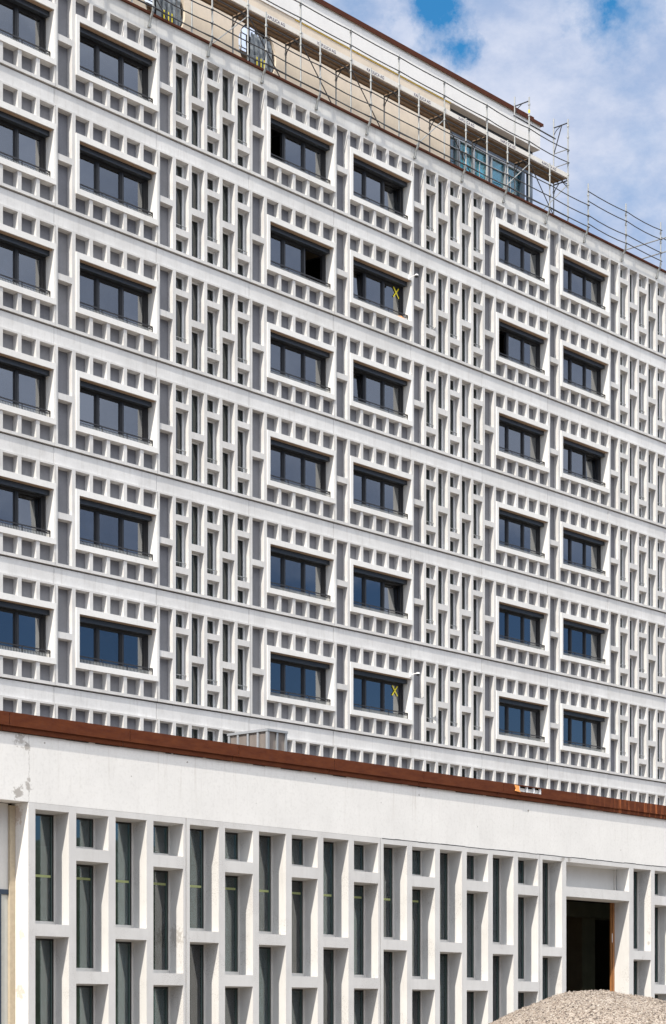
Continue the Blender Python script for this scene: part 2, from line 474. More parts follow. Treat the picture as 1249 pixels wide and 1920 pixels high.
# roof band, body, floors
U0, U1 = uk(-9.15) + .004, uk(56.85)
k = -9
for i in range(11):
    b = MB(); a0, a1 = uk(k - .15) + .004, uk(k + 5.85) - .004
    b.box(a0, a1, VT + .03, VT + .33, T0 + TOPZ + .002, 27.80)
    part('roof_band', b, 'roofband', tower); k += 6
b = MB(); b.box(U0 - .02, U1 + .05, VT - .025, VT + .34, 27.802, 27.865); part('roof_edge_strip', b, 'darkrust', tower)
b = MB(); b.box(U0, U1, VT + .345, VT + 16, 27.5, 27.78); part('roof', b, 'roofing', tower)
b = MB()
b.box(U0, U1, VT + .05, VT + .30, -E, TOPS[6] - 1.202)
part('base_wall', b, 'band', tower)
b = MB()
b.box(U0 - .25, U0 - .003, VT + .02, VT + 16, -E, 27.80); b.box(U1 + .003, U1 + .25, VT + .02, VT + 16, -E, 27.80)
b.box(U0, U1, VT + 15.7, VT + 16, -E, 27.49)
part('wall', b, 'roofband', tower)
b = MB()
for T in TOPS[:6]: b.box(U0, U1, VT + .34, VT + 4.0, T - 2.95, T - 2.70)
b.box(U0, U1, VT + .34, VT + 4, TOPS[6] - 1.2, TOPS[6] - 1.0)
part('floor_slabs', b, 'interior', tower)
b = MB(); b.box(U0, U1, VT + 4.0, VT + 4.15, -E, 27.49); 
for kk in (-3.1, 2.9, 8.9, 14.9, 20.9, 26.9, 32.9, 38.9, 44.9, 50.9):
    b.box(uk(kk) - .05, uk(kk) + .05, VT + .36, VT + 3.99, 7.0, 27.48)
part('room_walls', b, 'interior', tower)

# yellow crosses on the glass, parts of the tower windows
for (uc, zc) in ((49.23, 23.09), (49.17, 10.43)):
    b = MB()
    for sgn in (1, -1):
        d = Vector((.16 * sgn, 0, .12 if sgn > 0 else .17)); d = Vector((.13 * sgn, 0, .155)); nrm = Vector((-d.z, 0, d.x)).normalized() * .022
        c = Vector((uc, VT + .326 + .003 * sgn, zc))
        q = [c - d - nrm, c - d + nrm, c + d + nrm, c + d - nrm]; q2 = [p + Vector((0, .004, 0)) for p in q]
        b.quad(q); b.quad(q2[::-1])
        for i in range(4): b.quad([q[i], q2[i], q2[(i + 1) % 4], q[(i + 1) % 4]])
    part('tape_cross', b, 'yellow', tower)

# ------------------------------------------------------------------ penthouse (parts of the tower)
VP = 43.4; ZR = 27.78
b = MB(); b.box(34, 54.28, VP, VP + 9, 31.40, 32.285); b.box(54.2801, 59.45, VP, VP + 2.6, 31.40, 32.285); part('penthouse_roof', b, 'pent_white', tower)
b = MB(); b.box(34, 59.58, VP - .05, VP + 2.65, 32.287, 32.37); b.box(34, 59.05, VP - .02, VP + 2.6, 32.372, 32.45)
b.box(34, 59.58, VP - .055, VP - .052, 32.287 - .03, 32.37)
part('penthouse_roof_edge', b, 'darkrust', tower)
b = MB(); b.box(46.5, 54.3, VP + .012, VP + .03, 31.36, 31.398); part('edge_strip', b, 'ochre', tower)
b = MB(); RC = [(44.815, 29.80), (40.90, 29.80), (36.98, 29.80)]; R = .83; Q = 1.05
vw = VP + .03
def wrect(x0, x1, z0, z1): b.quad([(x0, vw, z0), (x1, vw, z0), (x1, vw, z1), (x0, vw, z1)])
xs = [34]
for (cx_, cz_) in sorted(RC): xs += [cx_ - Q, cx_ + Q]
xs.append(54.3)
for i in range(0, len(xs), 2): wrect(xs[i], xs[i + 1], ZR, 31.398)
for (cx_, cz_) in RC:
    wrect(cx_ - Q, cx_ + Q, ZR, cz_ - Q); wrect(cx_ - Q, cx_ + Q, cz_ + Q, 31.398)
    N = 64
    for i in range(N):
        a0, a1 = 2 * math.pi * i / N, 2 * math.pi * (i + 1) / N
        def sq(a):
            c, s_ = math.cos(a), math.sin(a); m = max(abs(c), abs(s_)); return (cx_ + Q * c / m, vw, cz_ + Q * s_ / m)
        def ci(a, y=vw, r=R): return (cx_ + r * math.cos(a), y, cz_ + r * math.sin(a))
        b.quad([ci(a1), ci(a0), sq(a0), sq(a1)][::-1])
        b.quad([ci(a0), ci(a1), ci(a1, vw + .20), ci(a0, vw + .20)], 0)
b.box(54.28, 54.30, vw, VP + .9, ZR, 31.398); b.box(34, 34.2, vw + .01, VP + 8.5, ZR, 31.398); b.box(34.2, 59.2, VP + 8.3, VP + 8.5, ZR, ZR + .9)
b.box(34.2, 54.27, VP + 3.0, VP + 3.2, ZR, 31.398)
part('penthouse_wall', b, 'beige', tower)
for (cx_, cz_) in RC[:2]:
    f = MB(); N = 48
    for i in range(N):
        a0, a1 = 2 * math.pi * i / N, 2 * math.pi * (i + 1) / N
        P_ = lambda a, r, y: (cx_ + r * math.cos(a), y, cz_ + r * math.sin(a))
        f.quad([P_(a0, R - .07, vw + .12), P_(a1, R - .07, vw + .12), P_(a1, R - .002, vw + .12), P_(a0, R - .002, vw + .12)][::-1])
        f.quad([P_(a0, R - .07, vw + .12), P_(a1, R - .07, vw + .12), P_(a1, R - .07, vw + .20), P_(a0, R - .07, vw + .20)])
    for xx in (-.24, .10): f.box(cx_ + xx - .03, cx_ + xx + .03, vw + .13, vw + .17, cz_ - .74, cz_ + .74)
    w = part('round_window', f, 'frame', tower)
    gp = MB(); gp.quad([(cx_ + (R - .06) * math.cos(2 * math.pi * i / N), vw + .16, cz_ + (R - .06) * math.sin(2 * math.pi * i / N)) for i in range(N)][::-1])
    part('pane', gp, 'glass', w)
    s = MB(); rnd = random.Random(int(cx_ * 10))   # wrinkled protective sheet hanging in the opening
    nx, nz = 14, 12
    gr = []
    for j in range(nz + 1):
        row_ = []
        for i in range(nx + 1):
            x = cx_ - .25 + .98 * i / nx; zz = cz_ - .74 + 1.25 * j / nz
            rr_ = math.hypot(x - cx_, zz - cz_)
            if rr_ > .78: x = cx_ + (x - cx_) * .78 / rr_; zz = cz_ + (zz - cz_) * .78 / rr_
            row_.append((x, vw + .06 + .03 * math.sin(i * 2.1 + j * .3) + rnd.uniform(-.02, .02), zz))
        gr.append(row_)
    for j in range(nz):
        for i in range(nx): s.quad([gr[j][i], gr[j][i + 1], gr[j + 1][i + 1], gr[j + 1][i]])
    part('plastic_sheet', s, 'plastic', w, smooth=True)
    y = MB()
    for xx in (-.02, .16, .30): y.box(cx_ + xx, cx_ + xx + .035, vw + .015, vw + .02, cz_ - .62, cz_ - .18)
    part('yellow_strip', y, 'yellow', w)
# glazed corner
VG = VP + .30; TZ = 30.45; g0 = 54.315
b = MB()
b.box(g0, 58.70, VG, VG + .12, TZ, TZ + .10); b.box(g0, 58.70, VG, VG + .12, ZR, ZR + .10)
GX = [(55.00, 55.04), (55.09, 55.13), (55.89, 55.97), (56.70, 56.74), (56.92, 56.97), (57.74, 57.77)]
for (xa, xb) in GX: b.box(xa, xb, VG - .03, VG + .11, ZR + .10, TZ)
b.box(g0, 58.70, VG + .01, VG + .06, TZ - .34, TZ - .315)
b.box(55.40, 55.42, VG + .02, VG + .05, ZR + .10, TZ - .34); b.box(56.3, 56.32, VG + .02, VG + .05, ZR + .10, TZ - .34); b.box(58.1, 58.12, VG + .02, VG + .05, ZR + .10, TZ - .34)
gf = part('glazed_front', b, 'hvac', tower)
b = MB(); b.box(g0, 59.30, VG + .0, VG + .10, TZ + .102, 31.398); b.box(58.705, 58.86, VG - .05, VG + .15, ZR, TZ + .101); b.box(55.14, 55.22, VG + .02, VG + .12, ZR + .10, TZ)
b.box(56.75, 56.91, VG + .02, VG + .1, ZR + .10, TZ)
part('dark_panel', b, 'column', gf)
for (xa, xb) in ((g0, 54.99), (55.23, 55.88), (55.98, 56.69), (56.98, 57.73), (57.78, 58.69)):
    p = MB(); p.box(xa, xb, VG + .065, VG + .075, ZR + .10, TZ); part('pane', p, 'teal_glass', gf)
b = MB()   # things seen through the glass
b.box(54.9, 56.1, VG + 1.6, VG + 1.7, ZR + .9, 29.6); b.box(56.4, 56.6, VG + 2.4, VG + 2.6, ZR, 31.3); b.box(57.6, 57.68, VG + 1.2, VG + 1.3, ZR, 31.3)
part('partition', b, 'board', gf)
b = MB(); b.box(54.4, 57.2, VG + .5, VG + 2.2, 30.9, 31.0); part('ceiling_panel', b, 'column', gf)
p = MB(); p.tube((59.36, VP + .42, ZR), (59.36, VP + .42, 31.398), .12, 20); part('column', p, 'column', tower, smooth=True)

# ------------------------------------------------------------------ roof-edge guard rails
VH, UH, SH = 41.075, 42.745, 2.342
gr = thing('roof_edge_guardrail', (UH, VH, 27.87), 'galvanised guard rail of hooked posts and thin tubes clamped along the tower roof edge', 'guard rail')
HP = [35.9, 38.255, 40.533, 42.742, 45.094, 47.418, 49.75, 52.166, 54.415, 56.821, 59.118, 61.489, 63.779]
for n, u in enumerate(HP):
    b = MB(); top = 29.45
    b.tube((u, VH, 27.90), (u, VH, top), .024, 8)
    for z in (27.92, 28.32, 28.70, 29.05): b.tube((u, VH, z - .035), (u, VH, z + .035), .040, 8)
    b.box(u - .012, u + .012, VH - .05, VH + .02, 28.28, 28.36)
    part('post', b, 'steel', gr)
    c = MB(); c.path([(u, VH, 27.93), (u, VH + .02, 27.80), (u + .01, VH + .13, 27.64), (u + .02, VH + .17, 27.46)], .036, 8)
    c.box(u - .03, u + .06, VH + .14, VH + .21, 27.43, 27.49)
    part('hook', c, 'steel', gr)
def sag(a, b, r, n=6, s=.02):
    pts = []
    for i in range(n + 1):
        t = i / n; p = Vector(a).lerp(Vector(b), t); p.z -= s * 4 * t * (1 - t); pts.append(tuple(p))
    return MB().path(pts, r, 6)
for n in range(len(HP) - 1):
    u = HP[n]; SH = HP[n + 1] - u
    zs = (28.69, 28.30, 27.92) if n < 10 else (29.16, 28.82, 28.32, 28.02)
    for z in zs:
        part('rail', sag((u - .05, VH - .03, z), (u + SH + .05, VH - .03, z - .01), .017, 4, .015 + .02 * ((n * 7 + int(z * 10)) % 3)), 'dark_steel', gr)
ue = HP[-1]
for z in (28.82, 28.30):
    part('rail', MB().tube((ue, VH - .35, z + .01), (ue, VH + 3.2, z), .022, 7), 'steel', gr)
part('rail', MB().tube((ue + .03, VH, 28.9), (ue + 1.6, VH, 28.9), .018, 7), 'dark_steel', gr)

# ------------------------------------------------------------------ scaffolding
VO, VI, UO, SO = 42.30, 42.93, 59.60, 2.343
sc = thing('scaffolding', (UO, VO, ZR), 'tube scaffolding with brown plank deck and lettered toe boards in front of the roof storey', 'scaffolding')
posts = [59.625, 57.290, 54.88, 52.566, 50.228, 47.872, 45.548, 43.232, 40.912, 38.57, 36.23]
for n, u in enumerate(posts):
    to = 32.25 if n < 2 else 31.21
    b = MB().tube((u, VO, ZR), (u, VO, to), .026, 8)
    for z in (28.4, 29.9, 30.68, 31.12, 30.25) + ((31.6, 32.0) if n < 2 else ()): b.tube((u, VO, z - .03), (u, VO, z + .03), .042, 8)
    if n == 1: b.tube((u, VO, 31.70), (u, VO, 31.80), .032, 8, 1)
    part('standard', b, ['steel', 'yellow'], sc)
    ti = 32.45 if n < 2 else 30.12
    b = MB().tube((u, VI, ZR), (u, VI, ti), .024, 8)
    for z in (28.5, 29.8): b.tube((u, VI, z - .03), (u, VI, z + .03), .040, 8)
    part('standard', b, 'steel', sc)
    b = MB().tube((u, VO, 30.06), (u, VI, 30.06), .024, 7)
    b.path([(u, VI, 29.72), (u, VI - .05, 29.85), (u, VI - .22, 30.04)], .016, 6)
    b.path([(u, VO, 29.72), (u, VO + .05, 29.85), (u, VO + .22, 30.04)], .016, 6)
    part('bracket', b, 'dark_steel', sc)
    if n < 2:
        b = MB(); b.tube((u, VO, 32.12), (u, VI, 32.12), .022, 7); b.path([(u, VI, 31.85), (u, VI - .12, 32.0), (u, VI - .30, 32.10)], .014, 6)
        part('bracket', b, 'dark_steel', sc)
# planks: four boards per bay with gaps, ribbed underside
for n in range(len(posts) - 1):
    u1, u0 = posts[n], posts[n + 1]
    for j in range(3):
        b = MB(); y0 = VO + .03 + j * .205; y1 = y0 + .19
        b.box(u0 + .02, u1 - .02, y0, y1, 30.115, 30.140)
        b.box(u0 + .02, u1 - .02, y0, y0 + .02, 30.085, 30.114, 1); b.box(u0 + .02, u1 - .02, y1 - .02, y1, 30.085, 30.114, 1)
        for q in range(1, 5):
            xx = u0 + (u1 - u0) * q / 5; b.box(xx - .012, xx + .012, y0 + .021, y1 - .021, 30.105, 30.114, 1)
        part('plank', b, ['plank', 'plankrib'], sc)
    b = MB(); b.box(u0 + .03, u1 - .03, VO + .002, VO + .024, 30.142, 30.30)
    t = part('toe_board', b, 'alu', sc)
    if True:
        cu = bpy.data.curves.new('lettering', 'FONT'); cu.body = 'KAPULICA AG'; cu.size = .135; cu.extrude = .001
        to_ = bpy.data.objects.new('tmp', cu); COL.objects.link(to_)
        bpy.context.view_layer.update()
        me = bpy.data.meshes.new_from_object(to_.evaluated_get(bpy.context.evaluated_depsgraph_get()))
        bpy.data.objects.remove(to_); me.name = 'lettering'; me.materials.clear(); me.materials.append(MT['ink'])
        o = link('lettering', me, t, (u0 + .76 , VO - .001, 30.175)); o.rotation_euler = (math.radians(90), 0, 0)
    for z in (30.69, 31.14):
        part('guard_rail', sag((u0 - .04, VO - .03, z), (u1 + .04, VO - .03, z - (.0 if n else .0)), .017, 4, .02 if n > 1 else .05), 'dark_steel', sc)
    part('guard_rail', MB().tube((u0 - .04, VO - .03, 28.72), (u1 + .04, VO - .03, 28.72), .017, 6), 'dark_steel', sc)
    part('ledger', MB().tube((u0, VO + .02, 29.93), (u1, VO + .02, 29.93), .018, 6), 'dark_steel', sc)
    if n not in (1, 3, 7):
        part('brace', MB().tube((u0, VO - .04, 29.90), (u1 - .25, VO - .04, ZR + .05), .018, 6), 'dark_steel', sc)
    if n in (0, 1, 3, 7):
        part('brace', MB().tube((u0 + .1, VO + .04, ZR + .1), (u1, VO + .04, 29.90), .018, 6), 'steel', sc)
u1, u0 = posts[0], posts[1]
part('guard_rail', MB().tube((u0 - .05, VI, 31.78), (u1 + .1, VI, 31.76), .026, 7), 'dark_steel', sc)
for z in (31.18, 30.68): part('guard_rail', MB().tube((u1, VO, z), (u1, VI, z), .016, 6), 'steel', sc)
part('brace', MB().tube((u1, VI - .02, 31.2), (u1, VI - .35, 32.1), .020, 6), 'dark_steel', sc)
b = MB(); b.box(u1 - .02, u1, VO + .03, VI - .03, 30.142, 30.30); part('toe_board', b, 'alu', sc)

# ------------------------------------------------------------------ small things on the tower
for (u, z, lab) in ((49.45, 23.53, 'white camera on short arm beside the upper window with a yellow cross'),
                    (49.52, 10.93, 'white camera on short arm beside the lower window with a yellow cross')):
    t = thing('security_camera', (u, VT - .03, z), lab, 'camera', 'cameras on window corners')
    b = MB(); b.box(u - .045, u + .045, VT - .060, VT - .031, z - .06, z + .06); part('wall_plate', b, 'white_plastic', t)
    b = MB().path([(u, VT - .06, z), (u + .02, VT - .16, z + .03), (u + .03, VT - .28, z + .04)], .016, 8); part('arm', b, 'white_plastic', t)
    b = MB(); c = Vector((u + .03, VT - .31, z + .01)); N = 14
    for j in range(5):
        for i in range(N):
            def dp(j_, i_):
                th = math.pi / 2 * j_ / 5; ph = 2 * math.pi * i_ / N
                return (c.x + .07 * math.cos(th) * math.cos(ph), c.y + .07 * math.cos(th) * math.sin(ph), c.z + .06 * math.sin(th))
            b.quad([dp(j, i), dp(j, i + 1), dp(j + 1, i + 1), dp(j + 1, i)])
    b.tube((c.x, c.y, c.z - .05), (c.x, c.y, c.z), .05, 14, 1)
    part('dome', b, ['white_plastic', 'frame'], t, smooth=True)
# folded cloth on a sill
b = MB(); zc = TOPS[1] - 1.934; N = 12
hh_ = [[max(0, .085 * math.sin(math.pi * i / N) ** .6 * math.sin(math.pi * j / 6) ** .7 * (.75 + .35 * math.sin(i * 1.9 + j))) for i in range(N + 1)] for j in range(7)]
for j in range(6):
    for i in range(N):
        P_ = lambda a, c: (48.93 + .46 * a / N, VT + .015 + .10 * c / 6, zc + hh_[c][a])
        b.quad([P_(i, j), P_(i + 1, j), P_(i + 1, j + 1), P_(i, j + 1)])
for i in range(N):
    pass
b.quad([(48.93, VT + .015, zc + .001), (49.39, VT + .015, zc + .001), (49.39, VT + .115, zc + .001), (48.93, VT + .115, zc + .001)][::-1])
tag(part('cloth', b, 'orange', at=(49.15, VT + .05, zc), smooth=True), 'crumpled orange cloth lying on the sill of the upper window with the yellow cross', 'cloth')

# ------------------------------------------------------------------ low building
low = thing('low_building', (UL, VL, -E), 'low white plastered building with rusty roof edge and tall slit windows', 'building')
ul = lambda k: UL + ML * k
LU0, LU1 = 9.0, ul(34)
# grille panels
def low_cells(k):
    if k in (17, 18, 19): return 'door'
    o = k % 2 if k < 17 else (0 if k == 20 else (k + 0) % 2)
    if o == 0: return [(2.353, 1.072), (.935, -.346), (-.48, -1.25)]
    return [(2.353, 1.957), (1.812, .550), (.407, -.86), (-1.0, -1.25)]
FL = .27
starts = [0, 4, 10, 16, 22, 28]
for si, k0 in enumerate(starts):
    k1 = starts[si + 1] if si + 1 < len(starts) else 34
    a = MB()
    xa = ul(k0) - .062 + .006 if k0 else ul(0) - .098
    xb = ul(k1) - .062 - .006
    a.box(xa, xb, VL, VL + FL, 2.353, 2.425)
    a.box(xa, xb, VL, VL + FL, -E, -1.25)
    ks = list(range(k0, k1))
    for k in ks:
        if k in (18, 19): continue
        fl = (.18 if k != 0 else .163) * ML
        l = max(xa, ul(k) - fl)
        if k == 17:
            a.box(l, ul(k), VL, VL + FL, -1.25, 2.353)
            r = ul(19.80)
            a.box(ul(17), r, VL, VL + FL, 1.838, 1.987, 0, .02)
            a.quad([(ul(17), VL, 2.352), (r, VL, 2.352), (r, VL + FL, 2.335), (ul(17), VL + FL, 2.335)][::-1])
            continue
        a.box(l, ul(k), VL, VL + FL, -1.25, 2.353)
        if k == 20: a.box(ul(19.80), l - .0005, VL, VL + FL + .001, -1.25, 2.353)
        cs = low_cells(k); r = ul(k + .82)
        a.quad([(ul(k), VL, 2.352), (r, VL, 2.352), (r, VL + FL, 2.335), (ul(k), VL + FL, 2.335)][::-1])
        for (t0, b0), (t1, b1) in zip(cs[:-1], cs[1:]): a.box(ul(k), r, VL, VL + FL, t1, b0, 0, .018)
    if xb > ul(k1 - 1 + .82) and k1 - 1 not in (18, 19): a.box(ul(k1 - 1 + .82), xb, VL, VL + FL, -1.25, 2.353)
    part('grille_panel', a, 'lowfin', low)
LSC = {}
for k in range(0, 34):
    if low_cells(k) == 'door': continue
    for (zt, zb) in low_cells(k):
        h = zt - zb; W = .82 * ML
        key = round(h, 3)
        if key not in LSC:
            y0, y1 = .235, .268; f = MB(); top = h - .018
            f.box(W - .022, W, y0, y1, 0, top); f.box(0, .02, y0, y1, 0, top)
            f.box(.02, W - .022, y0, y1, 0, .045); f.box(.02, W - .022, y0 + .01, y1, top - .02, top, 1)
            f.box(W - .052, W - .022, y0 + .012, y1, .045, top - .02, 1)
            f.box(W - .060, W - .0525, y0 + .004, y1, .045, top - .02, 2)
            p = MB(); p.box(.02, W - .060, .25, .256, .045, top - .02)
            LSC[key] = (f.mesh('slit_window', ['low_frame', 'gasket', 'slit_frame_green']) if False else f.mesh('slit_window', ['low_frame', 'gasket', 'greenline']), p.mesh('pane', ['low_glass']))
        a, b = LSC[key]; base = (ul(k), VL, zb)
        w = link('slit_window', a, low, base); link('pane', b, w, base)
# door bay
b = MB(); b.box(ul(17), ul(19.80), VL + .26, VL + .30, 1.96, 2.36)
part('transom_panel', b, 'panelgrey', low)
b = MB(); x0, x1 = ul(17), ul(19.80)
b.box(x0, x1, VL + .235, VL + .26, 1.985, 2.01); b.box(x1 - .05, x1 - .015, VL + .235, VL + .26, 2.01, 2.34); b.box(x1 - .012, x1 - .002, VL + .24, VL + .27, 1.99, 2.34, 1)
part('transom_frame', b, ['low_frame', 'gasket'], low)
b = MB(); b.box(x1 - .040, x1 - .001, VL + .272, VL + .315, -E, 1.86); b.box(x1 - .066, x1 - .041, VL + .285, VL + .315, -E, 1.86, 0)
b.box(x1 - .052, x1 - .047, VL + .282, VL + .2845, -E, 1.80, 1)
b.box(x1 - .060, x1 - .048, VL + .276, VL + .2815, 1.2, 1.34, 2)
part('door_frame', b, ['orangewood', 'gasket', 'white_frame'], low)
# plaster wall above, roof, body
b = MB(); b.box(LU0, LU1, VL + .0, VL + .28, 2.427, 3.36)
part('parapet_wall', b, 'render', low)
b = MB(); x = ul(9.95)
while x < LU1 - .4:
    w_ = random.uniform(.12, .4); o_ = random.uniform(-.004, .003); b.box(x, x + w_ - .002, VL - .0015, VL + .02, 2.4205 + o_, 2.4275 + o_ + random.uniform(0, .004)); x += w_
part('joint_gap', b, 'gasket', low)
b = MB(); x = LU0
while x < LU1 - .4:
    w_ = random.uniform(.08, .5); o_ = random.uniform(0, .010); b.box(x, x + w_ - .002, VL - .006, VL - .0005, 3.172 + o_, 3.1815); x += w_ * random.choice((1, 1, 1.3))
part('mortar_gap', b, 'gasket', low)
b = MB(); b.box(LU0, LU1, VL + .285, VT - .3, 2.95, 3.30); part('roof', b, 'roofing', low)
b = MB(); b.box(LU0, ul(0) - .098 - 2.3, VL, VL + .28, -E, 2.425); b.box(LU0 - .25, LU0 - .002, VL, VT - .3, -E, 3.3); b.box(LU1 + .002, LU1 + .25, VL, VT - .3, -E, 3.3)
part('wall', b, 'render', low)
ue = ul(0) - .098
b = MB(); b.box(ue, ue + .10, VL + FL + .001, VL + .30, -E, 2.425); b.box(ue - .004, ue - .0005, VL + .0, VL + .225, -E, 2.424); part('pier', b, 'dirtyrender', low)
b = MB(); b.box(ue - .078, ue - .001, VL + .227, VL + .30, -E, 2.40)
part('timber_post', b, 'wood', low)
b = MB(); b.box(ue - 2.3, ue - .079, VL + .262, VL + .31, 1.456, 2.42); b.box(ue - 2.3, ue - .002, VL + .40, VL + .46, -E, 2.42)
part('recess_panel', b, 'panelgrey', low)
b = MB(); b.box(ue - .215, ue - .079, VL + .25, VL + .275, 1.40, 1.455); b.box(ue - .215, ue - .184, VL + .25, VL + .275, -E, 1.399)
part('blue_frame', b, 'bluepaint', low)
b = MB(); b.box(ue - .1835, ue - .079, VL + .265, VL + .285, -E, 1.399); b.box(ue - 2.3, ue - .2155, VL + .265, VL + .285, -E, 1.455); part('recess_board', b, 'board', low)
# rusty roof edge in sheets with joints and a lower lip
JU = [9.0, 10.6, 12.4, 14.25, 16.04, 17.85, 19.62, 21.45, 23.25, 25.06, 26.87, 28.68, 30.5, 32.3, 35.3]
for a0, a1 in zip(JU[:-1], JU[1:]):
    b = MB(); lo_ = a0 + .004; hi = a1 - .004
    hx0, hx1 = 23.62, 24.17
    segs = [(lo_, hi)] if not (a0 < hx0 < a1) else [(lo_, hx0), (hx1, hi)]
    for s0, s1 in segs: b.box(s0, s1, VL - .045, VL - .040, 3.250, 3.395)
    if len(segs) > 1:
        b.box(hx0, hx1, VL - .045, VL - .040, 3.250, 3.300); b.box(hx0, hx1, VL - .045, VL - .040, 3.380, 3.395)
    b.box(lo_, hi, VL - .040, VL + .30, 3.388, 3.392)
    off = .10
    b.box(lo_ - off, hi - off, VL - .032, VL - .027, 3.185, 3.262); b.box(lo_ - off, hi - off, VL - .052, VL - .0455, 3.244, 3.254)
    b.box(lo_ - off, hi - off, VL - .032, VL - .001, 3.183, 3.186)
    part('rusty_edge', b, 'rust', low)
# gap in the sheet with the hollow block behind, orange flap
b = MB()
for q in (23.64, 23.83, 24.00, 24.155): b.box(q - .012, q + .012, VL - .036, VL - .003, 3.300, 3.380)
b.box(23.63, 24.165, VL - .036, VL - .003, 3.290, 3.2995)
part('hollow_block', b, 'white_frame', low)
b = MB(); q0 = [(23.50, VL - .055, 3.385), (23.61, VL - .055, 3.375), (23.60, VL - .065, 3.315), (23.63, VL - .070, 3.285), (23.49, VL - .070, 3.295), (23.52, VL - .065, 3.32)]
b.quad([q0[0], q0[1], q0[2], q0[5]][::-1]); b.quad([q0[5], q0[2], q0[3], q0[4]][::-1])
q1 = [(x, y + .008, z + .004) for x, y, z in q0]
b.quad([q1[0], q1[1], q1[2], q1[5]]); b.quad([q1[5], q1[2], q1[3], q1[4]]); b.quad([q0[1], q1[1], q1[2], q0[2]]); b.quad([q0[2], q1[2], q1[3], q0[3]])
b.quad([q0[3], q1[3], q1[4], q0[4]]); b.quad([q0[0], q1[0], q1[5], q0[5]]); b.quad([q0[5], q1[5], q1[4], q0[4]])
part('bent_flap', b, 'orange', low)
# inside
b = MB(); b.box(LU0, LU1, VL + 5.0, VL + 5.2, -E, 2.9); b.box(LU0, LU1, VL + .32, VL + 5.0, 2.50, 2.60)
b.box(ul(16.9) - .1, ul(16.9), VL + .32, VL + 5, -E, 2.5); b.box(31.5, 31.6, VL + .42, VL + 4.99, -E, 2.49)
b.box(LU0, LU1, VL + .3, VL + 5, -E + .005, -E + .02)
part('room_walls', b, 'dark_room', low)
b = MB(); b.box(27.98, 28.36, VL + 1.9, VL + 2.2, -E, 1.70); b.box(24.9, 31.3, VL + 1.85, VL + 2.25, 1.702, 1.95); b.box(26.6, 27.4, VL + 1.4, VL + 1.5, -E, -.2)
part('inner_column', b, 'innercol', low)
for k in range(0, 12):
    b = MB(); W = .82 * ML; b.box(ul(k) + .021, ul(k) + W - .062, VL + .2455, VL + .2485, 1.618, 1.646); part('yellow_strip', b, 'line', low)  # thin yellow-green strip just in front of each pane, all at one height

# ------------------------------------------------------------------ rooftop unit
ac = thing('cooling_unit', (23.98, 23, 3.30), 'grey metal cooling unit with slatted sides standing on the low roof', 'cooling unit')
x0, x1, y0, y1, z0, z1 = 23.97, 24.44, 23.0, 23.92, 3.30, 4.765
b = MB(); t = .045
for (a, c) in ((x0, y0), (x1 - t, y0), (x0, y1 - t), (x1 - t, y1 - t)): b.box(a, a + t, c, c + t, z0, z1 - .04)
b.box(x0 - .01, x1 + .01, y0 - .01, y1 + .01, z1 - .039, z1)
b.box(x0 + t, x1 - t, y0, y0 + .03, z0 + .70, z0 + .74 + .2); 
zm = z1 - .52
b.v = b.v[:-8]; b.f = b.f[:-6]; b.m = b.m[:-6]
b.box(x0 + t, x1 - t, y0, y0 + .02, zm, zm + .05); b.box(x0, x0 + .02, y0 + t, y1 - t, zm, zm + .05)
b.box((x0 + x1) / 2 - .02, (x0 + x1) / 2 + .02, y0, y0 + .025, z0, zm); b.box((x0 + x1) / 2 - .02, (x0 + x1) / 2 + .02, y0, y0 + .025, zm + .05, z1 - .04)
for q in (1, 2, 3):
    yy = y0 + (y1 - y0) * q / 4; b.box(x0, x0 + .025, yy - .02, yy + .02, z0, zm); b.box(x0, x0 + .025, yy - .02, yy + .02, zm + .05, z1 - .04)
part('casing', b, 'hvac', ac)
b = MB(); b.box(x0 + .06, x1 - .06, y0 + .06, y1 - .06, z0, z1 - .045); part('coil', b, 'gasket', ac)
b = MB(); n = 14
for i in range(n):
    q = x0 + t + (x1 - x0 - 2 * t) * (i + .5) / n; b.box(q - .008, q + .008, y0 + .026, y0 + .045, z0, z1 - .04)
n = 30
for i in range(n):
    q = y0 + t + (y1 - y0 - 2 * t) * (i + .5) / n; b.box(x0 + .026, x0 + .045, q - .008, q + .008, z0, z1 - .04)
part('slats', b, 'slat', ac)
b = MB(); b.box(x0 + .02, x1 - .02, y0 + .02, y1 - .02, z0 - .0, z0 + .0)
# ------------------------------------------------------------------ gravel pile
ca, sa = math.cos(math.radians(ALPHA)), math.sin(math.radians(ALPHA))
Fc, Rc = 17.0, 2.185
gc = (Rc * sa + Fc * ca, -Rc * ca + Fc * sa)
def gh(du, dv):
    lat = du * sa - dv * ca
    if lat > 0: lat *= .74
    dep = du * ca + dv * sa
    r2 = lat * lat + dep * dep
    h = .237 - .62 * (math.sqrt(r2 + .40) - .632)
    h += .012 * math.sin(du * 5.1 + 1) * math.sin(dv * 4.3) + .008 * math.sin(du * 13) * math.cos(dv * 11)
    return max(h, -E - .02)
b = MB(); N = 110; RR = 4.6
b.v = [(gc[0] + RR * (2 * i / N - 1), gc[1] + RR * (2 * j / N - 1), gh(RR * (2 * i / N - 1), RR * (2 * j / N - 1))) for j in range(N + 1) for i in range(N + 1)]
for j in range(N):
    for i in range(N):
        q = j * (N + 1) + i; b.f.append((q, q + 1, q + N + 2, q + N + 1)); b.m.append(0)
rnd = random.Random(3)
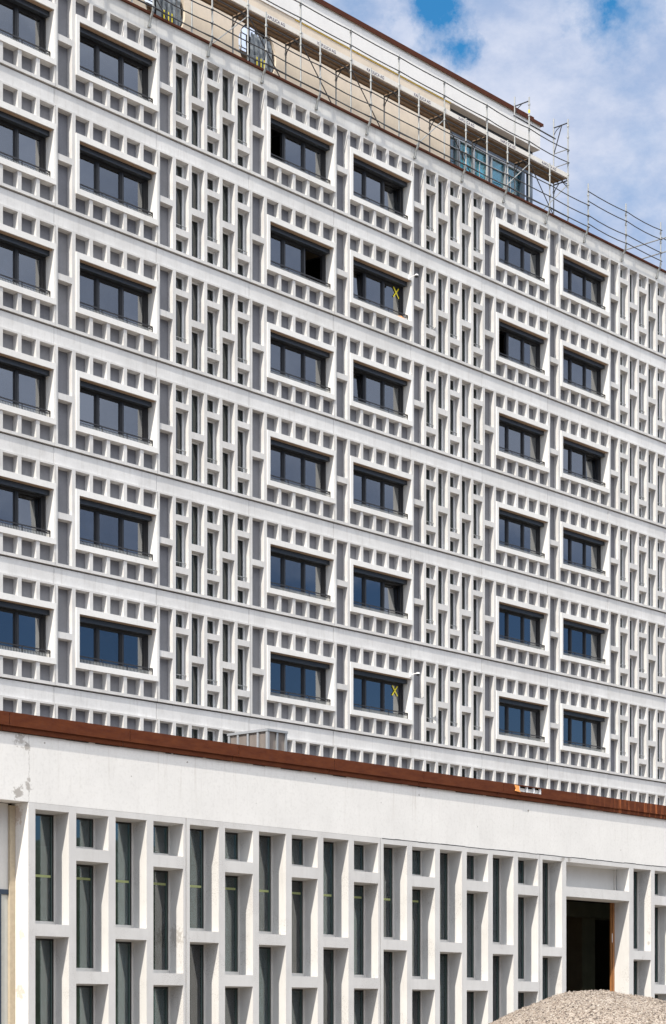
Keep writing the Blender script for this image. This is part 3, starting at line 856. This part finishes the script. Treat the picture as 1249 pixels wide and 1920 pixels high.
for _ in range(60000):
    r = 2.0 * math.sqrt(rnd.random()); a = rnd.uniform(0, 2 * math.pi); du, dv = r * math.cos(a), r * math.sin(a)
    h = gh(du, dv); s = rnd.uniform(.0035, .0075) if rnd.random() < .95 else rnd.uniform(.010, .016)
    c = Vector((gc[0] + du, gc[1] + dv, h + s * .1)); rot = Euler((rnd.uniform(0, 6), rnd.uniform(0, 6), rnd.uniform(0, 6))).to_matrix()
    n = len(b.v); ax = (s * rnd.uniform(.7, 1.3), s * rnd.uniform(.6, 1), s * rnd.uniform(.5, .9))
    for d in ((1, 0, 0), (-1, 0, 0), (0, 1, 0), (0, -1, 0), (0, 0, 1), (0, 0, -1)):
        b.v.append(tuple(c + rot @ Vector((d[0] * ax[0], d[1] * ax[1], d[2] * ax[2]))))
    for f in ((0, 2, 4), (2, 1, 4), (1, 3, 4), (3, 0, 4), (2, 0, 5), (1, 2, 5), (3, 1, 5), (0, 3, 5)):
        b.f.append(tuple(n + i for i in f)); b.m.append(0)
tag(part('gravel_heap', b, 'gravel', at=(gc[0], gc[1], -E)), 'rounded heap of fine beige and brown gravel in front of the open doorway', 'gravel heap', kind='stuff')

# ------------------------------------------------------------------ light, sky, camera
L = Vector((.485, .121, -.466)).normalized()
sun = bpy.data.lights.new('sun', 'SUN'); so = bpy.data.objects.new('sun', sun); COL.objects.link(so)
so.rotation_euler = L.to_track_quat('-Z', 'Y').to_euler(); so.location = (-30, -20, 60)
sun.energy = 2.7; sun.angle = math.radians(.5); sun.color = (1, .93, .82)

w = bpy.data.worlds.new('World'); S.world = w; w.use_nodes = True; nt = w.node_tree
bg = nt.nodes['Background']
sky = nt.nodes.new('ShaderNodeTexSky'); sky.sky_type = 'NISHITA'; sky.sun_disc = False
sky.sun_elevation = math.asin(-L.z); sky.sun_rotation = math.atan2(-L.x, -L.y)
sky.air_density = 1.0; sky.dust_density = .6; sky.ozone_density = 2.0
tc = nt.nodes.new('ShaderNodeTexCoord'); D = tc.outputs['Generated']
sep = nt.nodes.new('ShaderNodeSeparateXYZ'); nt.links.new(D, sep.inputs[0])
off = nt.nodes.new('ShaderNodeMapping'); off.inputs['Location'].default_value = (3.1, 1.7, .4); off.inputs['Scale'].default_value = (1, 1, 1.6)
nt.links.new(D, off.inputs['Vector'])
n1 = noise(nt, off.outputs['Vector'], 3.2, 8, .6)
n2 = noise(nt, off.outputs['Vector'], 11, 9, .62)
n4 = noise(nt, off.outputs['Vector'], 30, 8, .65)
nn = math_(nt, 'ADD', math_(nt, 'MULTIPLY', n1, .35), math_(nt, 'ADD', math_(nt, 'MULTIPLY', n2, .40), math_(nt, 'MULTIPLY', n4, .25)))
cam_dir = lambda x, y: Vector(((x - 624.5) / 3799.6 * sa + ca, -(x - 624.5) / 3799.6 * ca + sa, (1911 - y) / 3799.6)).normalized()
cover = math_(nt, 'ADD', nn, .25)
nw = noise(nt, D, 42, 7, .65)
# clear gaps in the cloud
for (x, y, rad, amt) in ((826, 45, .020, .42), (800, -10, .020, .30), (855, 100, .014, .20), (1160, 22, .022, .34), (1100, -20, .02, .15), (640, -30, .022, .18), (1190, 385, .04, .10)):
    d = nt.nodes.new('ShaderNodeVectorMath'); d.operation = 'DISTANCE'; nt.links.new(D, d.inputs[0]); d.inputs[1].default_value = cam_dir(x, y)
    k_ = math_(nt, 'MULTIPLY', math_(nt, 'SUBTRACT', 1, math_(nt, 'DIVIDE', math_(nt, 'ADD', d.outputs['Value'], math_(nt, 'MULTIPLY', math_(nt, 'SUBTRACT', nw, .5), .045)), rad), True), amt)
    cover = math_(nt, 'SUBTRACT', cover, k_)
# low on the side the windows mirror, the sky is clear
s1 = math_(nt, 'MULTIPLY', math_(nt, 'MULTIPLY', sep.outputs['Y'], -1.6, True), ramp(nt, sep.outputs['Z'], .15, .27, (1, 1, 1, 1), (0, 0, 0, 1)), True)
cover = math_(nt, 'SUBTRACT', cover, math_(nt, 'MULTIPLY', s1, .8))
mask = ramp(nt, cover, .30, .72)
ccol = nt.nodes.new('ShaderNodeMix'); ccol.data_type = 'RGBA'
n3 = noise(nt, off.outputs['Vector'], 26, 8, .65)
nt.links.new(ramp(nt, math_(nt, 'ADD', math_(nt, 'MULTIPLY', n2, .6), math_(nt, 'MULTIPLY', n3, .4)), .40, .60), ccol.inputs[0]); ccol.inputs[6].default_value = (1.45, 1.8, 2.55, 1); ccol.inputs[7].default_value = (2.5, 2.65, 3.1, 1)
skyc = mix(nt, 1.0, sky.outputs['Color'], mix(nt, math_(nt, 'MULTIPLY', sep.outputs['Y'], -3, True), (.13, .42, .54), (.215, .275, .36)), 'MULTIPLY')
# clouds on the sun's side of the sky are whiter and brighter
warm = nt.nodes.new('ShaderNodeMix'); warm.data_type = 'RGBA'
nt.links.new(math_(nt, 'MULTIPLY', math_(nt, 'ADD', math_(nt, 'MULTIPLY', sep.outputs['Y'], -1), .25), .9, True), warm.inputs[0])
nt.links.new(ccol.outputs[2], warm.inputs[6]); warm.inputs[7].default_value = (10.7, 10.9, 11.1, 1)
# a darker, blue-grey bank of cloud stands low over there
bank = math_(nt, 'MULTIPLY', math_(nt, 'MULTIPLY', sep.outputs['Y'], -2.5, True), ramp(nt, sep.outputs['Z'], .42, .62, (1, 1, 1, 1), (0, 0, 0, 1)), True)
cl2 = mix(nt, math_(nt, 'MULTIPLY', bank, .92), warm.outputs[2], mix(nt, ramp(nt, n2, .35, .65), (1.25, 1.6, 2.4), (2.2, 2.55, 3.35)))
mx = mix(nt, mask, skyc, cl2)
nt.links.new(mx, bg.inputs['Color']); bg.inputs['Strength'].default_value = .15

cam = bpy.data.cameras.new('camera'); co = bpy.data.objects.new('camera', cam); COL.objects.link(co)
co.location = (0, 0, E); co.rotation_euler = (math.radians(90), 0, math.radians(ALPHA - 90))
cam.sensor_fit = 'VERTICAL'; cam.sensor_height = 36; cam.sensor_width = 36
cam.lens = 3799.6 / 1920 * 36; cam.shift_y = (1911 - 960) / 1920; cam.shift_x = 0
cam.clip_start = .1; cam.clip_end = 3000
S.camera = co
S.view_settings.view_transform = 'Standard'; S.view_settings.look = 'None'; S.view_settings.exposure = 1.0; S.view_settings.gamma = 1
S.render.engine = 'CYCLES'; S.cycles.max_bounces = 8; S.cycles.transparent_max_bounces = 12
try: S.cycles.use_denoising = True
except Exception: pass
